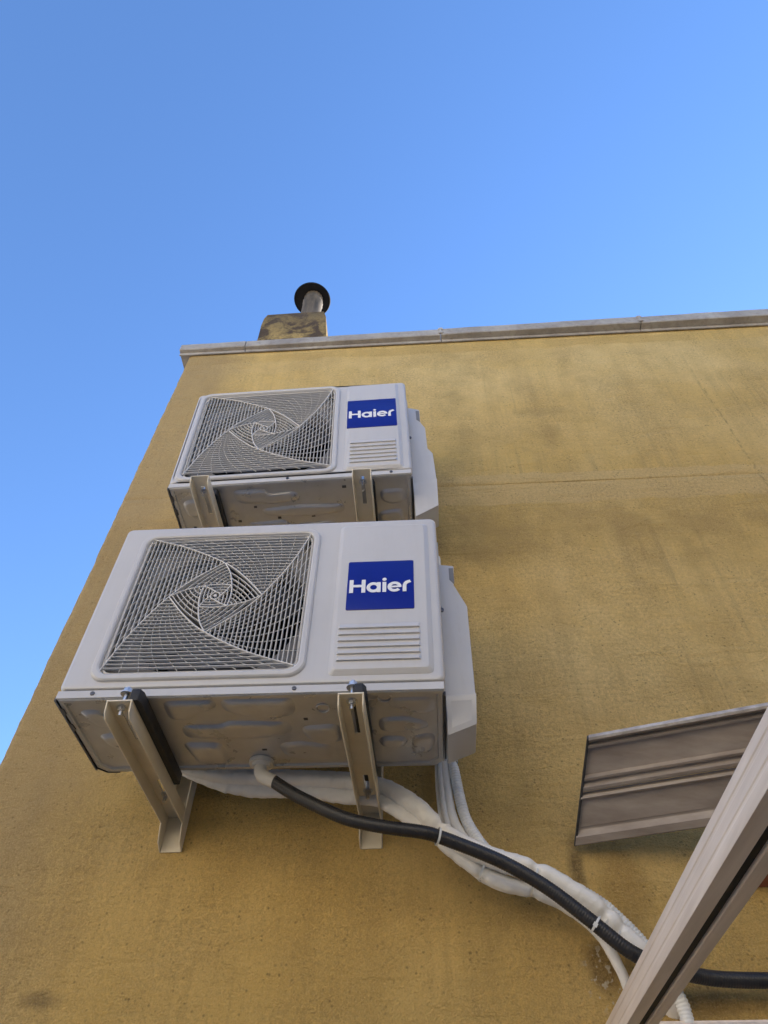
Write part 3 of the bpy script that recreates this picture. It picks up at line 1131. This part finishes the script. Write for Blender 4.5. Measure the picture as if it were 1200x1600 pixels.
UD = [(.79, -.03, .78), (.80, -.03, .45), (0.803, -0.03, 0.154), (0.799, -0.03, 0.064), (0.799, -0.03, -0.003), (0.804, -0.03, -0.074), (0.815, -0.03, -0.119), (.86, -.035, -.17)]

ho = empty('drain_hose', HOSE[0])
tag(ho, 'black corrugated drain hose running from the lower unit down to the right', 'hose')


def child(b, name, mat, par, smooth=True, ang=45):
    o = b.build(name, mat, None, smooth, 0, ang)
    bpy.context.view_layer.update()
    o.parent = par
    o.matrix_parent_inverse = par.matrix_world.inverted()
    return o


b = MB()
pts = resample(catmull(HOSE, 10), .0013)
b.tube(pts, lambda i, t, a: .0136 + (.0005 if (i % 4) in (1, 2) else 0), 14)
child(b, 'corrugated_tube', 'hose', ho, True, 60)


def tie(par, pts_at, rad, d, tail=True):
    """a cable tie: flat band round a bundle, with its square head"""
    c = Vector(pts_at)
    d = Vector(d).normalized()
    e = d.orthogonal().normalized()
    g = d.cross(e)
    b = MB()
    n = 24
    rings = []
    for off, rr in ((-.0022, rad), (-.0022, rad + .0012), (.0022, rad + .0012), (.0022, rad)):
        rings.append([c + d * off + (e * math.cos(2 * math.pi * k / n) + g * math.sin(2 * math.pi * k / n)) * rr for k in range(n)])
    rings.append(rings[0])
    b.loft(rings, True)
    if tail:
        f = (CAM - c)
        f = (f - d * f.dot(d)).normalized()
        s = d.cross(f)
        hc = c + f * (rad + .002)
        b.prism([hc + d * .004 + s * .004, hc - d * .004 + s * .004, hc - d * .004 - s * .004, hc + d * .004 - s * .004], f * .005)
    child(b, 'cable_tie', 'tie', par, True, 30)


tie(ho, (.792, -.178, -.175), .0172, (1, .3, -.2), False)
tie(ho, (1.090, -.129, -.330), .0170, (1, .1, -.8), True)


def wrapped(par, name, mat, line, rad, pinch=(), ridged=False, step=.005, flat=.12, seed=0, ends=(1, 1)):
    b = MB()
    pts = resample(catmull(line, 10), step)
    n = len(pts)

    def rf(i, t, a):
        p = pts[i]
        r_ = rad(t) if callable(rad) else rad
        r_ *= 1 + flat * math.cos(2 * a + 3 * t + seed) + .07 * noise.noise(Vector((p.x * 26, p.z * 26, a + seed)))
        r_ *= 1 + .055 * noise.noise(Vector((p.x * 85, p.z * 85, a * 2 + seed)))
        if not ridged:
            ph = (i * step / .034 + a / (2 * math.pi) + seed * .37 + .3 * noise.noise(Vector((p.x * 12, p.z * 12, seed)))) % 1.0
            r_ *= 1 + .06 * (ph - .5)
        for q in pinch:
            d = (p - Vector(q)).length
            r_ *= 1 - .30 * math.exp(-(d / .010) ** 2)
        if ridged:
            r_ *= 1.05 if (i % 4) in (1, 2) else .95
        return r_
    b.tube(pts, rf, 16)
    return child(b, name, mat, par, True, 70)


lb = empty('pipe_bundle', (.167, -.08, .05))
tag(lb, 'thick white wrapped refrigerant pipes emerging behind the lower unit and sagging to the right', 'pipes')
PI_ = [(.794, -.11, -.125), (.992, -.10, -.214), (.794, -.085, -.134), (.989, -.07, -.244), (.886, -.075, -.206), (1.12, -.085, -.295), (1.145, -.075, -.322)]
wrapped(lb, 'wrapped_pipe', 'tape', LA, lambda t: .0205 * (.55 + .45 * min(1, t * 9)) * (1 - .12 * max(0, t - .8) / .2), PI_, False, .0025, .10, 1)
wrapped(lb, 'wrapped_pipe', 'tape', LB, lambda t: .019 * (.55 + .45 * min(1, t * 9)) * (1 - .45 * max(0, t - .55) / .45), PI_, False, .0025, .12, 4)
wrapped(lb, 'signal_cable', 'tape', LC, .0055, (), False, .004, .05, 2)
for q, rr, d in (((.992, -.088, -.229), .030, (1, 0, -.45)), ((.886, -.078, -.204), .021, (1, 0, -.6)), ((1.128, -.075, -.302), .021, (1, .2, -1)), ((1.146, -.066, -.324), .021, (1, .2, -1))):
    tie(lb, q, rr, d, False)
ub = empty('pipe_bundle', (.83, -.05, .8))
tag(ub, 'slim white pipes and corrugated conduit dropping behind the right end of the lower unit', 'pipes')
wrapped(ub, 'corrugated_conduit', 'conduit', UA, .0128, [(.837, -.05, .072)], True, .0017, .0, 0)
wrapped(ub, 'thin_pipe', 'tape', UB, .0105, (), False, .004, .05, 3)
wrapped(ub, 'thin_pipe', 'tape', UC, .0072, (), False, .004, .05, 5)
wrapped(ub, 'thin_pipe', 'tape', UD, .006, (), False, .004, .05, 6)
tie(ub, (.837, -.05, .072), .0125, (.05, 0, 1), False)

# ------------------------------------------------------------------ slatted panel on the right
BL = Vector((1.102, -.02, -.124))
du = Vector((.269, -.08, -.001)).normalized()          # along the slats
dvv = Vector((1.144, -.2, .018)) - BL                     # across, from the wall outwards and up
HW = dvv.length
dv = (dvv - du * dvv.dot(du)).normalized()
dn = du.cross(dv).normalized()
if dn.dot(CAM - BL) < 0:
    dn = -dn
skew = dvv.dot(du)
sp_ = tag(empty('slat_panel', BL), 'taupe brown aluminium slat panel angled out from the wall beside the grey beam', 'panel')
LEN = .62
prof_low = [(0, 0), (0, .008), (.004, .011), (.020, .011), (.024, .007), (.030, .003), (.034, .003), (.037, .004), (.092, .004), (.096, .008), (.101, .010), (.106, .007), (.109, 0)]
prof_up = [(.113, -.001), (.113, .006), (.117, .010), (.124, .011), (.128, .005), (.132, .003), (.138, .009), (.143, .010), (.147, .003), (.1475, .003), (.203, .003), (.206, .009), (.212, .010), (.215, .004), (.219, .009), (.2265, .015), (.2275, .015), (.230, .008), (.230, -.001)]
sca = HW / .230


def slat(prof, name, k):
    b = MB()
    rings = []
    for i in range(15):
        t = i / 14
        rings.append([BL + du * (LEN * t + skew * q[0] / .230 + .003 * k) + dv * (q[0] * sca) + dn * (q[1] * 1.5 - .004 + .0006 * noise.noise(Vector((t * 8, q[0] * 40, 3)))) for q in prof])
    b.loft(rings, True, True, True)
    o = b.build(name, 'slat', None, True, 0, 25)
    bpy.context.view_layer.update()
    o.parent = sp_
    o.matrix_parent_inverse = sp_.matrix_world.inverted()
    return o


slat(prof_low, 'slat', 0)
us = slat(prof_up, 'slat', 1)
b = MB()
rings = []
for i in range(30):
    t = i / 29
    wv = .0008 * noise.noise(Vector((t * 30, 1, 2)))
    pr_ = [(.2265, .0190), (.2265, .0205 + wv), (.2325, .0205 + wv), (.2335, .004), (.2303, .004), (.2303, .0190)]
    rings.append([BL + du * (LEN * t + skew * q[0] / .230 + .001) + dv * (q[0] * sca) + dn * q[1] for q in pr_])
b.loft(rings, True, True, True)
child(b, 'edge_strip', 'slatedge', sp_, True, 30)
b = MB()
loop = [BL + du * (skew * q / .230 - .0015) + dv * (q * sca) + dn * hh for q, hh in ((.001, -.004), (.001, .0105), (.03, .009), (.10, .009), (.14, .0095), (.205, .009), (.228, .014), (.230, -.004))]
b.prism([p_ + du * .005 for p_ in loop], -du * .0056)
child(b, 'end_cap', 'darkedge', sp_, False)

# ------------------------------------------------------------------ veranda frame: beam towards the viewer and the rail on the wall
A = Vector((1.085, -.249, -.522))
bd_ = Vector((.0287, .998, .0567)).normalized()
vf = tag(empty('veranda_frame', (1.12, 0, -.48)), 'pale grey aluminium veranda beam with black gasket slot, crossing in front of the wall', 'frame')


def beam_sec(org):
    return lambda q: org + Vector((1, 0, 0)) * (q[0] * .904) + Vector((0, 0, 1)) * (q[1] * .904)


secP = [(0, 0), (-.0006, .002), (-.0006, .013), (.0004, .0145), (.0004, .017), (-.0006, .0185), (-.0006, .029), (.0004, .0305), (.0004, .034), (-.0006, .0355), (-.0006, .0455), (.001, .0475),
        (.0220, .0475), (.0220, 0)]
secQ = [(.0370, .002), (.0370, .044), (.0575, .044), (.0585, .042), (.0585, .002), (.057, 0), (.0385, 0)]
ts = (.235, -1.8)
for nm, sec, mt in (('beam_profile', secP, 'alu'), ('beam_profile', secQ, 'alu'), ('gasket', [(.0222, .005), (.0222, .042), (.0368, .042), (.0368, .005)], 'gasket')):
    b = MB()
    rings = []
    for t in (ts[0], -.4, -.9, -1.4, ts[1]):
        f = beam_sec(A + bd_ * t)
        rings.append([f(q) for q in sec])
    b.loft(rings, True, True, True)
    child(b, nm, mt, vf, True, 20)
b = MB()
for x0_, x1_, nm in ((1.18, 2.6, 'wall_rail'),):
    prof = [(-.002, -.50), (-.040, -.50), (-.044, -.496), (-.044, -.474), (-.040, -.469), (-.034, -.468), (-.034, -.4645), (-.014, -.4645), (-.002, -.462)]
    b.prism([(x0_, q[0], q[1]) for q in prof], (x1_ - x0_, 0, .010))
    child(b, nm, 'alu', vf, True, 30)

# ------------------------------------------------------------------ cream and terracotta ledge at the right edge
lg = tag(empty('window_ledge', (1.46, 0, -.2)), 'cream ledge with a terracotta underside at the right edge below the beam', 'ledge')
b = MB()
b.prism([(1.462, -.001, -.130), (1.462, -.050, -.135), (1.462, -.052, -.186), (1.462, -.001, -.192)], (.9, 0, 0))
child(b, 'ledge_face', 'cream', lg, True, 30)
b = MB()
b.prism([(1.456, -.001, -.1925), (1.456, -.058, -.187), (1.456, -.062, -.196), (1.456, -.056, -.206), (1.456, -.001, -.214)], (.91, 0, 0))
child(b, 'tile_edge', 'terracotta', lg, True, 30)
